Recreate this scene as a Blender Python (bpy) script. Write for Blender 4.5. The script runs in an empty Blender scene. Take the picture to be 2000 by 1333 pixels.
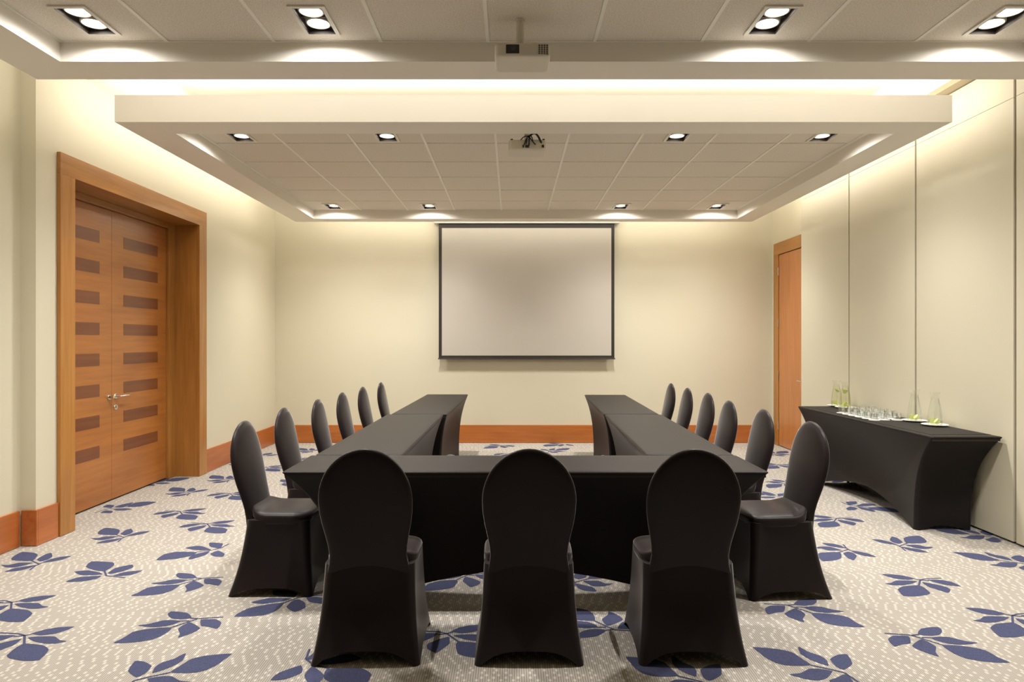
import bpy, math, random
from mathutils import Vector, Matrix
random.seed(7)
S = bpy.context.scene
COL = S.collection
PI = math.pi

# ------------------------------------------------------------------ camera
F = 1333.0          # focal length in pixels of the 2000 px wide frame
H = 1.45            # eye height
cam = bpy.data.cameras.new('camera')
cam.sensor_width = 36.0
cam.lens = 36.0 * F / 2000.0
cam.clip_start = 0.02
cam_o = bpy.data.objects.new('camera', cam)
cam_o.location = (0, 0, H)
cam_o.rotation_euler = (PI / 2, 0, 0)
COL.objects.link(cam_o)
S.camera = cam_o

# ------------------------------------------------------------------ world, exposure
w = bpy.data.worlds.new('world')
S.world = w
w.use_nodes = True
w.node_tree.nodes['Background'].inputs[0].default_value = (0.9, 0.85, 0.75, 1)
w.node_tree.nodes['Background'].inputs[1].default_value = 0.0
S.view_settings.view_transform = 'Standard'
S.view_settings.look = 'None'
S.view_settings.gamma = 1.0
S.view_settings.use_curve_mapping = False
S.view_settings.exposure = 0.24
S.cycles.transparent_max_bounces = 48

SPOT_W = 60.0        # main beam of one lamp of a twin downlight
SPILL_W = 33.0       # its wide spill
COVE_W = 5.6        # cove strip, watts per metre
WARM = (1.0, 0.965, 0.925)
COVE = (1.0, 0.955, 0.87)

# heights and plan of the room
Z_SOFFIT = 3.03
Z_TILE = 3.14
Z_TRAYTOP = 3.225
Z_CEIL = 3.52
XL, XR, XP = -3.37, 3.70, 3.58     # left wall, right wall, folding partition
XL2 = -3.48
YB, YF = 9.71, -2.6
FAR = dict(x0=-2.865, x1=3.174, y0=4.92, y1=9.04, ix0=-2.56, ix1=2.91, iy0=5.20, iy1=8.815)
NEAR = dict(x0=-2.865, x1=3.174, y0=-1.75, y1=4.12, ix0=-2.553, ix1=2.90, iy0=-1.45, iy1=3.857)


def area_strip(name, loc, rot, length, width, watts):
    l = bpy.data.lights.new(name, 'AREA')
    l.shape = 'RECTANGLE'
    l.size = length
    l.size_y = width
    l.energy = watts
    l.color = COVE
    o = bpy.data.objects.new(name, l)
    o.location = loc
    o.rotation_euler = rot
    COL.objects.link(o)


# cove strips lying on top of the trays, shining up; those along a wall lean out towards it
def cove(T, wall, gap, ystart, gap_e, gap_deg, gap_k):
    z = Z_TRAYTOP + 0.07
    Lx = T['x1'] - T['x0'] - 0.2
    Ly = T['y1'] - ystart - 0.2
    cx = (T['x0'] + T['x1']) / 2
    cy = (T['y1'] + ystart) / 2
    for s in wall + gap:
        e, deg, k = (0.055, 62, 0.9 if s == 'b' else 0.74) if s in wall else (gap_e, gap_deg, gap_k)
        a = math.radians(180 - deg)
        if s == 'l':
            area_strip('cove_strip', (T['x0'] + e, cy, z), (a, 0, PI / 2), Ly, 0.05, k * COVE_W * Ly)
        if s == 'r':
            area_strip('cove_strip', (T['x1'] - e, cy, z), (a, 0, -PI / 2), Ly, 0.05, k * COVE_W * Ly)
        if s == 'b':
            area_strip('cove_strip', (cx, T['y1'] - e, z), (a, 0, 0), Lx, 0.05, k * COVE_W * Lx)
        if s == 'f':
            area_strip('cove_strip', (cx, T['y0'] + e, z), (a, 0, PI), Lx, 0.05, k * COVE_W * Lx)


cove(FAR, 'lrb', 'f', FAR['y0'], 0.45, 0, 0.38)
cove(NEAR, 'lr', 'b', 0.0, 0.13, 42, 0.68)


# ------------------------------------------------------------------ helpers
class MB:
    def __init__(self):
        self.v = []
        self.f = []
        self.mi = []
        self.m = 0

    def vert(self, p):
        self.v.append(tuple(p))
        return len(self.v) - 1

    def face(self, ids):
        self.f.append(tuple(ids))
        self.mi.append(self.m)

    def box(self, x0, x1, y0, y1, z0, z1):
        x0, x1 = min(x0, x1), max(x0, x1)
        y0, y1 = min(y0, y1), max(y0, y1)
        z0, z1 = min(z0, z1), max(z0, z1)
        b = len(self.v)
        for z in (z0, z1):
            for (x, y) in ((x0, y0), (x1, y0), (x1, y1), (x0, y1)):
                self.v.append((x, y, z))
        for q in ((3, 2, 1, 0), (4, 5, 6, 7), (0, 1, 5, 4), (1, 2, 6, 5), (2, 3, 7, 6), (3, 0, 4, 7)):
            self.face([b + i for i in q])
        return self

    def rings(self, rings, cap0=True, cap1=True):
        n = len(rings[0])
        b = len(self.v)
        for r in rings:
            for p in r:
                self.v.append(tuple(p))
        for k in range(len(rings) - 1):
            for i in range(n):
                j = (i + 1) % n
                self.face((b + k * n + i, b + k * n + j, b + (k + 1) * n + j, b + (k + 1) * n + i))
        if cap0:
            self.face([b + i for i in reversed(range(n))])
        if cap1:
            self.face([b + (len(rings) - 1) * n + i for i in range(n)])
        return self

    def lathe(self, prof, n=24, c=(0, 0, 0), cap0=True, cap1=True):
        rs = []
        for (r, z) in prof:
            rs.append([(c[0] + r * math.cos(2 * PI * i / n), c[1] + r * math.sin(2 * PI * i / n), c[2] + z) for i in range(n)])
        return self.rings(rs, cap0, cap1)

    def tube(self, pts, r, n=8):
        rs = []
        pts = [Vector(p) for p in pts]
        for i, p in enumerate(pts):
            d = (pts[min(i + 1, len(pts) - 1)] - pts[max(i - 1, 0)]).normalized()
            up = Vector((0, 0, 1)) if abs(d.z) < 0.9 else Vector((1, 0, 0))
            a = d.cross(up).normalized()
            c = d.cross(a).normalized()
            rs.append([p + a * (r * math.cos(2 * PI * k / n)) + c * (r * math.sin(2 * PI * k / n)) for k in range(n)])
        return self.rings(rs)

    def rbox(self, hx, hy, hz, p=5, n=8, c=(0, 0, 0), off=None):
        """rounded box: a cube grid pushed onto a p-norm ball"""
        idx = {}

        def add(u, v_, w_):
            k = (round(u, 5), round(v_, 5), round(w_, 5))
            if k not in idx:
                d = (abs(u) ** p + abs(v_) ** p + abs(w_) ** p) ** (1.0 / p)
                q = [c[0] + hx * u / d, c[1] + hy * v_ / d, c[2] + hz * w_ / d]
                if off:
                    q = off(q)
                idx[k] = self.vert(q)
            return idx[k]
        g = [math.sin((i / n * 2 - 1) * PI / 2 * 0.86) / math.sin(PI / 2 * 0.86) for i in range(n + 1)]
        for ax in range(3):
            for s in (-1, 1):
                for i in range(n):
                    for j in range(n):
                        q = []
                        for (a, b) in ((i, j), (i + 1, j), (i + 1, j + 1), (i, j + 1)):
                            t = [0, 0, 0]
                            t[ax] = s
                            t[(ax + 1) % 3] = g[a]
                            t[(ax + 2) % 3] = g[b]
                            q.append(add(*t))
                        self.face(q if s > 0 else list(reversed(q)))
        return self

    def mesh(self, name, mats, smooth=None):
        me = bpy.data.meshes.new(name)
        me.from_pydata(self.v, [], self.f)
        if not isinstance(mats, (list, tuple)):
            mats = [mats]
        for m in mats:
            me.materials.append(m)
        if len(mats) > 1:
            me.polygons.foreach_set('material_index', self.mi)
        if smooth is not None:
            me.polygons.foreach_set('use_smooth', [True] * len(me.polygons))
            me.set_sharp_from_angle(angle=math.radians(smooth))
        me.update()
        return me

    def build(self, name, mats, parent=None, smooth=None, loc=None):
        o = bpy.data.objects.new(name, self.mesh(name, mats, smooth))
        COL.objects.link(o)
        if parent:
            o.parent = parent
        if loc:
            o.location = loc
        return o


def tag(o, label=None, cat=None, group=None, kind=None):
    if label:
        o['label'] = label
    if cat:
        o['category'] = cat
    if group:
        o['group'] = group
    if kind:
        o['kind'] = kind
    return o


def empty(name, loc=(0, 0, 0), rz=0, label=None, cat=None, group=None, kind=None):
    o = bpy.data.objects.new(name, None)
    o.empty_display_size = 0.1
    COL.objects.link(o)
    o.location = loc
    o.rotation_euler = (0, 0, rz)
    return tag(o, label, cat, group, kind)


def part(name, me, parent, loc=None, label=None):
    o = bpy.data.objects.new(name, me)
    COL.objects.link(o)
    o.parent = parent
    if loc:
        o.location = loc
    if label:
        o['label'] = label
    return o


def copy_tree(o, parent=None):
    c = o.copy()
    COL.objects.link(c)
    if parent:
        c.parent = parent
    for ch in list(o.children):
        copy_tree(ch, c)
    return c


# ------------------------------------------------------------------ materials
def srgb(r, g, b):
    def f(c):
        c /= 255.0
        return c / 12.92 if c <= 0.04045 else ((c + 0.055) / 1.055) ** 2.4
    return (f(r), f(g), f(b), 1)


class NT:
    def __init__(self, name):
        self.m = bpy.data.materials.new(name)
        self.m.use_nodes = True
        self.t = self.m.node_tree
        self.b = self.t.nodes['Principled BSDF']

    def n(self, typ, **kw):
        nd = self.t.nodes.new(typ)
        for k, v in kw.items():
            setattr(nd, k, v)
        return nd

    def link(self, a, b):
        self.t.links.new(a, b)

    def math(self, op, a, b=None):
        nd = self.n('ShaderNodeMath', operation=op)
        for i, x in enumerate((a, b)):
            if x is None:
                continue
            if isinstance(x, (int, float)):
                nd.inputs[i].default_value = x
            else:
                self.link(x, nd.inputs[i])
        return nd.outputs[0]

    def mix(self, fac, a, b):
        nd = self.n('ShaderNodeMix', data_type='RGBA')
        for s, x in ((nd.inputs[0], fac), (nd.inputs[6], a), (nd.inputs[7], b)):
            if isinstance(x, (int, float, tuple)):
                s.default_value = x
            else:
                self.link(x, s)
        return nd.outputs[2]

    def noise(self, scale, detail=3, vec=None, rough=0.5):
        nd = self.n('ShaderNodeTexNoise')
        nd.inputs['Scale'].default_value = scale
        nd.inputs['Detail'].default_value = detail
        nd.inputs['Roughness'].default_value = rough
        if vec is not None:
            self.link(vec, nd.inputs['Vector'])
        return nd.outputs['Fac']

    def coords(self, scale=(1, 1, 1)):
        tc = self.n('ShaderNodeTexCoord')
        mp = self.n('ShaderNodeMapping')
        mp.inputs['Scale'].default_value = scale
        self.link(tc.outputs['Object'], mp.inputs['Vector'])
        return mp.outputs[0]

    def bump(self, h, strength, dist):
        nd = self.n('ShaderNodeBump')
        nd.inputs['Strength'].default_value = strength
        nd.inputs['Distance'].default_value = dist
        self.link(h, nd.inputs['Height'])
        self.link(nd.outputs[0], self.b.inputs['Normal'])

    def set(self, **kw):
        for k, v in kw.items():
            self.b.inputs[k.replace('_', ' ')].default_value = v
        return self


def plain(name, col, rough=0.6, var=0.06, scale=3.0, metallic=0.0, spec=0.5, bump=None):
    t = NT(name)
    f = t.noise(scale, 3, t.coords())
    lo = tuple(c * (1 - var) for c in col[:3]) + (1,)
    hi = tuple(min(1, c * (1 + var)) for c in col[:3]) + (1,)
    t.link(t.mix(f, lo, hi), t.b.inputs['Base Color'])
    t.set(Roughness=rough, Metallic=metallic)
    t.b.inputs['Specular IOR Level'].default_value = spec
    if bump:
        t.bump(t.noise(bump[0], 3, t.coords()), bump[1], bump[2])
    return t.m


def wood(name, dark, light, axis, rough=0.32):
    """veneer with grain running along an axis"""
    t = NT(name)
    sc = [26, 26, 26]
    sc[axis] = 1.6
    v = t.coords(tuple(sc))
    f1 = t.noise(1.0, 5, v, 0.6)
    sc2 = [3.2, 3.2, 3.2]
    sc2[axis] = 0.7
    f2 = t.noise(1.0, 3, t.coords(tuple(sc2)))
    f = t.math('ADD', t.math('MULTIPLY', f1, 0.55), t.math('MULTIPLY', f2, 0.45))
    r = t.n('ShaderNodeMapRange')
    r.inputs[1].default_value = 0.32
    r.inputs[2].default_value = 0.68
    t.link(f, r.inputs[0])
    t.link(t.mix(r.outputs[0], dark, light), t.b.inputs['Base Color'])
    t.set(Roughness=rough)
    t.b.inputs['Coat Weight'].default_value = 0.15
    t.b.inputs['Coat Roughness'].default_value = 0.25
    return t.m


M = {}
M['wall'] = plain('wall_paint', (0.655, 0.605, 0.458, 1), 0.62, 0.02, 1.2, bump=(220, 0.05, 0.002))
M['partition'] = plain('partition_vinyl', (0.61, 0.565, 0.43, 1), 0.5, 0.02, 1.5, bump=(400, 0.06, 0.001))
M['plaster'] = plain('ceiling_plaster', (0.91, 0.865, 0.78, 1), 0.7, 0.015, 1.0)
M['grid'] = plain('grid_metal', (0.93, 0.90, 0.81, 1), 0.45, 0.02, 2.0)


def tile_mat():
    t = NT('mineral_tile')
    v = t.coords()
    f = t.noise(150, 4, v, 0.7)
    r = t.n('ShaderNodeMapRange')
    r.inputs[1].default_value = 0.36
    r.inputs[2].default_value = 0.62
    t.link(f, r.inputs[0])
    t.link(t.mix(r.outputs[0], (0.66, 0.61, 0.53, 1), (0.92, 0.86, 0.77, 1)), t.b.inputs['Base Color'])
    t.set(Roughness=0.9)
    t.b.inputs['Specular IOR Level'].default_value = 0.1
    t.bump(f, 0.35, 0.003)
    return t.m


M['tile'] = tile_mat()
WD, WL = srgb(148, 94, 40), srgb(186, 131, 64)
M['wood_z'] = wood('cherry_veneer_upright', WD, WL, 2)
M['wood_y'] = wood('cherry_veneer_along', WD, WL, 1)
M['wood_x'] = wood('cherry_veneer_across', srgb(158, 88, 36), srgb(196, 118, 54), 0)
M['wood_leaf'] = wood('cherry_door_leaf', srgb(152, 90, 40), srgb(184, 120, 58), 1, 0.28)
M['wood_base'] = wood('baseboard_wood', srgb(158, 86, 40), srgb(192, 114, 60), 1)
M['inlay'] = wood('dark_inlay_veneer', srgb(104, 56, 30), srgb(128, 74, 42), 1, 0.3)
M['steel'] = plain('brushed_steel', (0.72, 0.68, 0.62, 1), 0.25, 0.05, 40, metallic=1.0)
M['alu'] = plain('seam_aluminium', (0.24, 0.21, 0.16, 1), 0.45, 0.05, 10, metallic=0.3)
M['dark'] = plain('dark_gap', (0.03, 0.024, 0.018, 1), 0.8, 0.1, 5)
M['track'] = plain('partition_track_metal', (0.36, 0.29, 0.18, 1), 0.5, 0.05, 5)
M['black_plastic'] = plain('black_plastic', (0.018, 0.014, 0.012, 1), 0.4, 0.1, 20)
M['screen_black'] = plain('screen_masking_black', (0.022, 0.017, 0.012, 1), 0.6, 0.05, 6)
M['screen_white'] = plain('screen_vinyl', (0.50, 0.46, 0.395, 1), 0.75, 0.01, 2)
M['projector'] = plain('projector_shell', (0.70, 0.65, 0.55, 1), 0.4, 0.02, 6)
M['white_paint'] = plain('white_enamel', (0.78, 0.74, 0.66, 1), 0.4, 0.02, 6)
M['porcelain'] = plain('porcelain', (0.86, 0.84, 0.80, 1), 0.15, 0.01, 6)
M['paper'] = plain('coaster_paper', (0.86, 0.84, 0.81, 1), 0.8, 0.02, 30)


def fabric(name, col, rough, sheen, tint):
    t = NT(name)
    v = t.coords()
    f = t.noise(5, 3, v)
    t.link(t.mix(f, tuple(c * 0.85 for c in col[:3]) + (1,), tuple(c * 1.15 for c in col[:3]) + (1,)), t.b.inputs['Base Color'])
    t.set(Roughness=rough)
    t.b.inputs['Sheen Weight'].default_value = sheen
    t.b.inputs['Sheen Roughness'].default_value = 0.28
    t.b.inputs['Sheen Tint'].default_value = tint
    t.b.inputs['Specular IOR Level'].default_value = 0.14
    t.bump(t.noise(900, 2, v), 0.08, 0.001)
    return t.m


M['spandex'] = fabric('black_spandex', (0.0185, 0.0132, 0.0128, 1), 0.38, 0.62, (0.9, 0.85, 0.82, 1))
M['tablespandex'] = fabric('black_table_spandex', (0.015, 0.0120, 0.0118, 1), 0.46, 0.06, (0.95, 0.88, 0.82, 1))
M['runner'] = fabric('black_runner_weave', (0.020, 0.018, 0.017, 1), 0.8, 0.15, (0.9, 0.85, 0.8, 1))


def glass(name, tint, k0=0.05, k1=0.75):
    """thin-walled clear glass: straight-through light plus a mirror that grows at grazing angles"""
    m = bpy.data.materials.new(name)
    m.use_nodes = True
    t = m.node_tree
    t.nodes.clear()
    out = t.nodes.new('ShaderNodeOutputMaterial')
    mix = t.nodes.new('ShaderNodeMixShader')
    tr = t.nodes.new('ShaderNodeBsdfTransparent')
    gl = t.nodes.new('ShaderNodeBsdfGlossy')
    tr.inputs[0].default_value = tint
    gl.inputs['Color'].default_value = (0.97, 0.98, 0.97, 1)
    gl.inputs['Roughness'].default_value = 0.04
    fr = t.nodes.new('ShaderNodeLayerWeight')
    fr.inputs[0].default_value = 0.28
    ml = t.nodes.new('ShaderNodeMath')
    ml.operation = 'MULTIPLY_ADD'
    ml.inputs[1].default_value = k1
    ml.inputs[2].default_value = k0
    t.links.new(fr.outputs['Fresnel'], ml.inputs[0])
    t.links.new(ml.outputs[0], mix.inputs[0])
    t.links.new(tr.outputs[0], mix.inputs[1])
    t.links.new(gl.outputs[0], mix.inputs[2])
    t.links.new(mix.outputs[0], out.inputs[0])
    return m


M['glass'] = glass('clear_glass', (0.98, 0.99, 0.97, 1), 0.06, 0.45)
M['tumbler'] = glass('tumbler_glass', (0.975, 0.985, 0.98, 1), 0.15, 0.28)
M['water'] = glass('lime_water', (0.985, 0.985, 0.91, 1), 0.01, 0.1)


def lime(name, a, b):
    t = NT(name)
    f = t.noise(60, 3, t.coords())
    t.link(t.mix(f, a, b), t.b.inputs['Base Color'])
    t.set(Roughness=0.35)
    t.b.inputs['Subsurface Weight'].default_value = 0.1
    return t.m


M['lime_flesh'] = lime('lime_flesh', (0.74, 0.80, 0.34, 1), (0.86, 0.90, 0.55, 1))
M['lime_rind'] = lime('lime_rind', (0.50, 0.62, 0.10, 1), (0.62, 0.72, 0.18, 1))


def emit(name, col, s):
    t = NT(name)
    f = t.noise(3, 1, t.coords())
    t.link(t.mix(f, col, col), t.b.inputs['Emission Color'])
    t.set(Base_Color=(0.9, 0.9, 0.9, 1), Emission_Strength=s)
    return t.m


M['lamp'] = emit('lamp_glow', (1.0, 0.95, 0.86, 1), 5.0)


def carpet_mat():
    t = NT('carpet_weave')
    tc = t.n('ShaderNodeTexCoord')
    sp = t.n('ShaderNodeSeparateXYZ')
    t.link(tc.outputs['Object'], sp.inputs[0])
    X, Y = sp.outputs[0], sp.outputs[1]
    PX, PY = 0.0105, 0.022
    u = t.math('DIVIDE', X, PX)
    v = t.math('DIVIDE', Y, PY)
    iu, iv = t.math('FLOOR', u), t.math('FLOOR', v)
    fu, fv = t.math('FRACT', u), t.math('FRACT', v)
    # rib: dark gap between the cords
    rib = t.math('LESS_THAN', t.math('ABSOLUTE', t.math('SUBTRACT', fu, 0.5)), 0.30)
    # flecks on a staggered lattice
    row = t.n('ShaderNodeTexWhiteNoise', noise_dimensions='1D')
    t.link(iv, row.inputs['W'])
    ph = t.math('FLOOR', t.math('MULTIPLY', row.outputs[0], 5.0))
    k = t.math('FLOORED_MODULO', t.math('ADD', iu, ph), 5.0)
    fl = t.math('LESS_THAN', k, 0.5)
    fl = t.math('MULTIPLY', fl, t.math('LESS_THAN', t.math('ABSOLUTE', t.math('SUBTRACT', fv, 0.5)), 0.42))
    wn = t.n('ShaderNodeTexWhiteNoise', noise_dimensions='2D')
    cv = t.n('ShaderNodeCombineXYZ')
    t.link(iu, cv.inputs[0])
    t.link(iv, cv.inputs[1])
    t.link(cv.outputs[0], wn.inputs['Vector'])
    fl = t.math('MULTIPLY', fl, t.math('GREATER_THAN', wn.outputs[0], 0.22))
    c = t.mix(rib, srgb(138, 131, 120), srgb(182, 176, 168))
    mott = t.noise(240, 3, tc.outputs['Object'], 0.7)
    c = t.mix(t.math('MULTIPLY', mott, 0.35), c, srgb(148, 140, 126))
    c = t.mix(fl, c, srgb(202, 196, 184))
    t.link(c, t.b.inputs['Base Color'])
    t.set(Roughness=0.95)
    t.b.inputs['Specular IOR Level'].default_value = 0.05
    t.b.inputs['Sheen Weight'].default_value = 0.1
    t.bump(t.math('ADD', rib, fl), 0.3, 0.002)
    return t.m


def leaf_mat():
    t = NT('carpet_leaf_pile')
    tc = t.n('ShaderNodeTexCoord')
    f = t.noise(260, 4, tc.outputs['Object'], 0.75)
    r = t.n('ShaderNodeMapRange')
    r.inputs[1].default_value = 0.35
    r.inputs[2].default_value = 0.65
    t.link(f, r.inputs[0])
    t.link(t.mix(r.outputs[0], srgb(56, 60, 88), srgb(88, 91, 117)), t.b.inputs['Base Color'])
    t.set(Roughness=0.95)
    t.b.inputs['Specular IOR Level'].default_value = 0.05
    return t.m


M['carpet'] = carpet_mat()
M['leaf'] = leaf_mat()

# ------------------------------------------------------------------ floor with its woven leaf sprigs
# sprig outlines: (crop origin, crop scale, leaves, stems), read as floor points


def fl(px, py):
    y = F * H / (py - 666.0)
    return ((px - 1000.0) * y / F, y)


SPR = {
 'long': ((200, 1160), 7.692, [
  [(160,742),(300,675),(450,580),(620,540),(830,515),(1040,508),(1000,560),(900,630),(750,690),(550,725),(350,742)],
  [(530,478),(700,455),(900,405),(1050,398),(1180,410),(1100,450),(950,490),(780,505),(620,495)],
  [(985,300),(1030,268),(1150,272),(1270,290),(1320,325),(1340,362),(1280,378),(1150,385),(1040,370),(990,335)],
  [(1135,530),(1220,470),(1310,430),(1400,470),(1470,520),(1400,570),(1290,615),(1135,665),(1165,605)],
  [(1480,390),(1700,385),(1785,430),(1770,480),(1720,530),(1600,500),(1480,485)]],
  [[(1030,510),(1290,425),(1450,375),(1815,352)],[(1150,412),(1300,408)],[(1330,368),(1430,378)]]),
 'fan': ((1700, 1040), 6.667, [
  [(145,545),(300,550),(450,570),(580,605),(480,620),(330,605),(220,575)],
  [(190,670),(270,660),(330,630),(500,630),(610,640),(540,670),(420,690),(300,690)],
  [(355,745),(430,705),(620,690),(700,720),(780,790),(740,815),(600,835),(430,830)],
  [(670,650),(800,670),(980,710),(1045,750),(1010,790),(860,745),(740,705)],
  [(740,620),(900,620),(1050,645),(1180,705),(1000,690),(850,655)]],
  [[(560,606),(650,622),(720,606),(920,598)],[(650,622),(630,695)],[(650,622),(760,632)]]),
 'tulip': ((1700, 1040), 6.667, [
  [(15,90),(150,100),(270,130),(350,165),(250,155),(120,130)],
  [(250,100),(280,55),(350,75),(425,130),(370,150),(300,135)],
  [(430,80),(490,55),(630,45),(700,80),(735,120),(700,140),(470,145)],
  [(450,165),(620,165),(730,190),(825,190),(760,215),(640,215),(530,190)],
  [(400,190),(520,205),(650,225),(755,265),(600,255),(490,230)]],
  [[(330,160),(375,180),(480,143)],[(372,178),(410,200),(460,246)]]),
 'spray': ((180, 920), 6.667, [
  [(450,465),(560,415),(700,400),(840,405),(740,440),(620,465),(520,470)],
  [(290,470),(400,435),(540,410),(480,450),(380,475)],
  [(275,500),(350,490),(450,487),(525,500),(420,515),(310,515)],
  [(140,470),(200,440),(290,450),(250,485)],
  [(105,545),(180,515),(270,525),(245,550)]],
  [[(30,550),(180,500),(280,488),(460,464)]]),
 'branch': ((1470, 1240), 7.692, [
  [(0,190),(200,200),(420,225),(600,270),(750,370),(880,455),(750,470),(520,465),(350,425),(200,350),(100,270)],
  [(680,190),(720,195),(850,265),(1020,320),(1110,385),(1140,470),(1000,430),(850,370),(720,290)],
  [(1160,370),(1280,305),(1420,298),(1500,440),(1370,530),(1250,480)],
  [(550,600),(720,580),(850,515),(1000,515),(1200,550),(1120,650),(1000,690),(800,670)],
  [(1150,690),(1250,655),(1370,600),(1460,640),(1540,760),(1400,830),(1220,780)]],
  [[(870,460),(1200,530),(1380,575),(1590,715)]]),
 'wing': ((180, 920), 6.667, [
  [(830,1165),(930,1090),(1100,1055),(1370,1060),(1280,1110),(1100,1145),(950,1160)],
  [(1210,1005),(1330,980),(1430,980),(1550,1030),(1400,1035),(1300,1025)],
  [(1250,1150),(1310,1095),(1530,1045),(1480,1095),(1300,1150)],
  [(1530,935),(1700,945),(1680,1000),(1640,1010),(1530,985)],
  [(1535,1080),(1640,1040),(1725,1080),(1700,1120),(1590,1115)]],
  [[(1360,1058),(1550,1035),(1680,1005),(1780,950)]]),
 'bloom': ((0, 1000), 4.0, [
  [(670,430),(715,388),(880,395),(890,420),(820,465),(730,455)],
  [(840,480),(900,440),(1030,412),(1040,435),(960,465),(870,485)],
  [(880,500),(980,470),(1115,458),(1040,490),(950,502)],
  [(580,468),(690,458),(780,475),(800,490),(720,495),(630,495)],
  [(510,548),(610,512),(790,500),(750,525),(640,545)]],
  [[(815,460),(830,500),(980,516)]]),
}


def smooth_loop(pts, k=3):
    out = []
    n = len(pts)
    for i in range(n):
        p0, p1, p2, p3 = (Vector(pts[(i + d) % n]) for d in (-1, 0, 1, 2))
        for s in range(k):
            t = s / k
            lin = p1.lerp(p2, t)
            out.append(0.5 * lin + 0.25 * ((2 * p1) + (p2 - p0) * t + (2 * p0 - 5 * p1 + 4 * p2 - p3) * t * t + (3 * p1 - p0 - 3 * p2 + p3) * t ** 3))
    return out


SH = {}
for nm, (o, sc, leaves, stems) in SPR.items():
    L = [[Vector(fl(o[0] + a / sc, o[1] + b / sc)) for a, b in lf] for lf in leaves]
    T = [[Vector(fl(o[0] + a / sc, o[1] + b / sc)) for a, b in st] for st in stems]
    allp = [p for l in L for p in l]
    c = Vector(((min(p.x for p in allp) + max(p.x for p in allp)) / 2, (min(p.y for p in allp) + max(p.y for p in allp)) / 2))
    SH[nm] = ([smooth_loop([p - c for p in l]) for l in L], [[p - c for p in s] for s in T], c)

FLOOR = MB()
FX0, FX1 = -3.95, 3.72
FLOOR.box(FX0, FX1, YF, YB + 0.05, -0.04, 0.0)
FLOOR.m = 1
PLACED = []


def inside(x, y):
    return FX0 < x < FX1 and YF < y < YB


def sprig(kind, x, y, mx=1, my=1, s=1.0):
    leaves, stems, _ = SH[kind]
    PLACED.append((x, y))
    flip = mx * my < 0
    for lf in leaves:
        q = [(x + p.x * mx * s, y + p.y * my * s) for p in lf]
        if not all(inside(*p) for p in q):
            continue
        area = sum(q[i][0] * q[(i + 1) % len(q)][1] - q[(i + 1) % len(q)][0] * q[i][1] for i in range(len(q)))
        if area < 0:
            q.reverse()
        FLOOR.face([FLOOR.vert((p[0], p[1], 0.0012)) for p in q])
    for st in stems:
        q = [Vector((x + p.x * mx * s, y + p.y * my * s)) for p in st]
        if not all(inside(*p) for p in q):
            continue
        for a, b in zip(q[:-1], q[1:]):
            d = (b - a).normalized()
            nrm = Vector((-d.y, d.x)) * 0.0055 * s
            FLOOR.face([FLOOR.vert((p.x, p.y, 0.0011)) for p in (a - nrm, b - nrm, b + nrm, a + nrm)])


def spx(kind, px, py, mx=1, my=1, s=1.0):
    x, y = fl(px, py)
    sprig(kind, x, y, mx, my, s)


for nm in ('long', 'fan', 'tulip', 'spray', 'branch', 'wing', 'bloom'):
    c = SH[nm][2]
    sprig(nm, c.x, c.y)
for a in (('tulip', 226, 1046, -1), ('long', 360, 1141, 1), ('tulip', 60, 1097, -1),
          ('fan', 40, 1256, -1), ('fan', 15, 1188, -1), ('fan', 351, 1004, -1), ('fan', 405, 1029, -1),
          ('tulip', 358, 961, -1), ('spray', 318, 941, 1), ('branch', 325, 1318, -1),
          ('tulip', 435, 936, -1), ('fan', 450, 968, -1), ('spray', 470, 905, -1),
          ('long', 1575, 1196, -1), ('long', 1828, 1258, -1), ('tulip', 1638, 1078, -1, -1), ('fan', 1634, 1018, 1),
          ('branch', 1960, 1097, 1), ('fan', 1985, 1215, 1), ('wing', 1690, 990, -1), ('branch', 1900, 1045, 1),
          ('bloom', 560, 1178, 1, -1), ('wing', 640, 1302, -1), ('fan', 885, 1252, -1), ('long', 1170, 1215, 1, -1),
          ('branch', 1330, 1325, 1), ('fan', 900, 1132, 1), ('tulip', 1150, 1132, 1),
          ('bloom', 510, 888, 1), ('fan', 520, 915, -1), ('fan', 975, 872, 1), ('tulip', 1085, 880, 1), ('wing', 1090, 868, 1),
          ('fan', 1520, 910, 1), ('tulip', 1525, 945, -1, -1), ('tulip', 1518, 886, 1), ('spray', 1500, 968, -1),
          ('tulip', 600, 880, -1)):
    spx(*a)
tries = 0
while tries < 9000:
    tries += 1
    x, y = random.uniform(FX0 + 0.3, FX1 - 0.3), random.uniform(YF + 0.3, YB - 0.3)
    if all((x - a) ** 2 + (y - b) ** 2 > 0.66 ** 2 for a, b in PLACED):
        sprig(random.choice(list(SH)), x, y, 1 if x > 0 else -1, random.choice((1, 1, -1)))
tag(FLOOR.build('floor', [M['carpet'], M['leaf']]), kind='structure',
    label='greige ribbed carpet with cream flecks and navy leaf sprigs')

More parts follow.
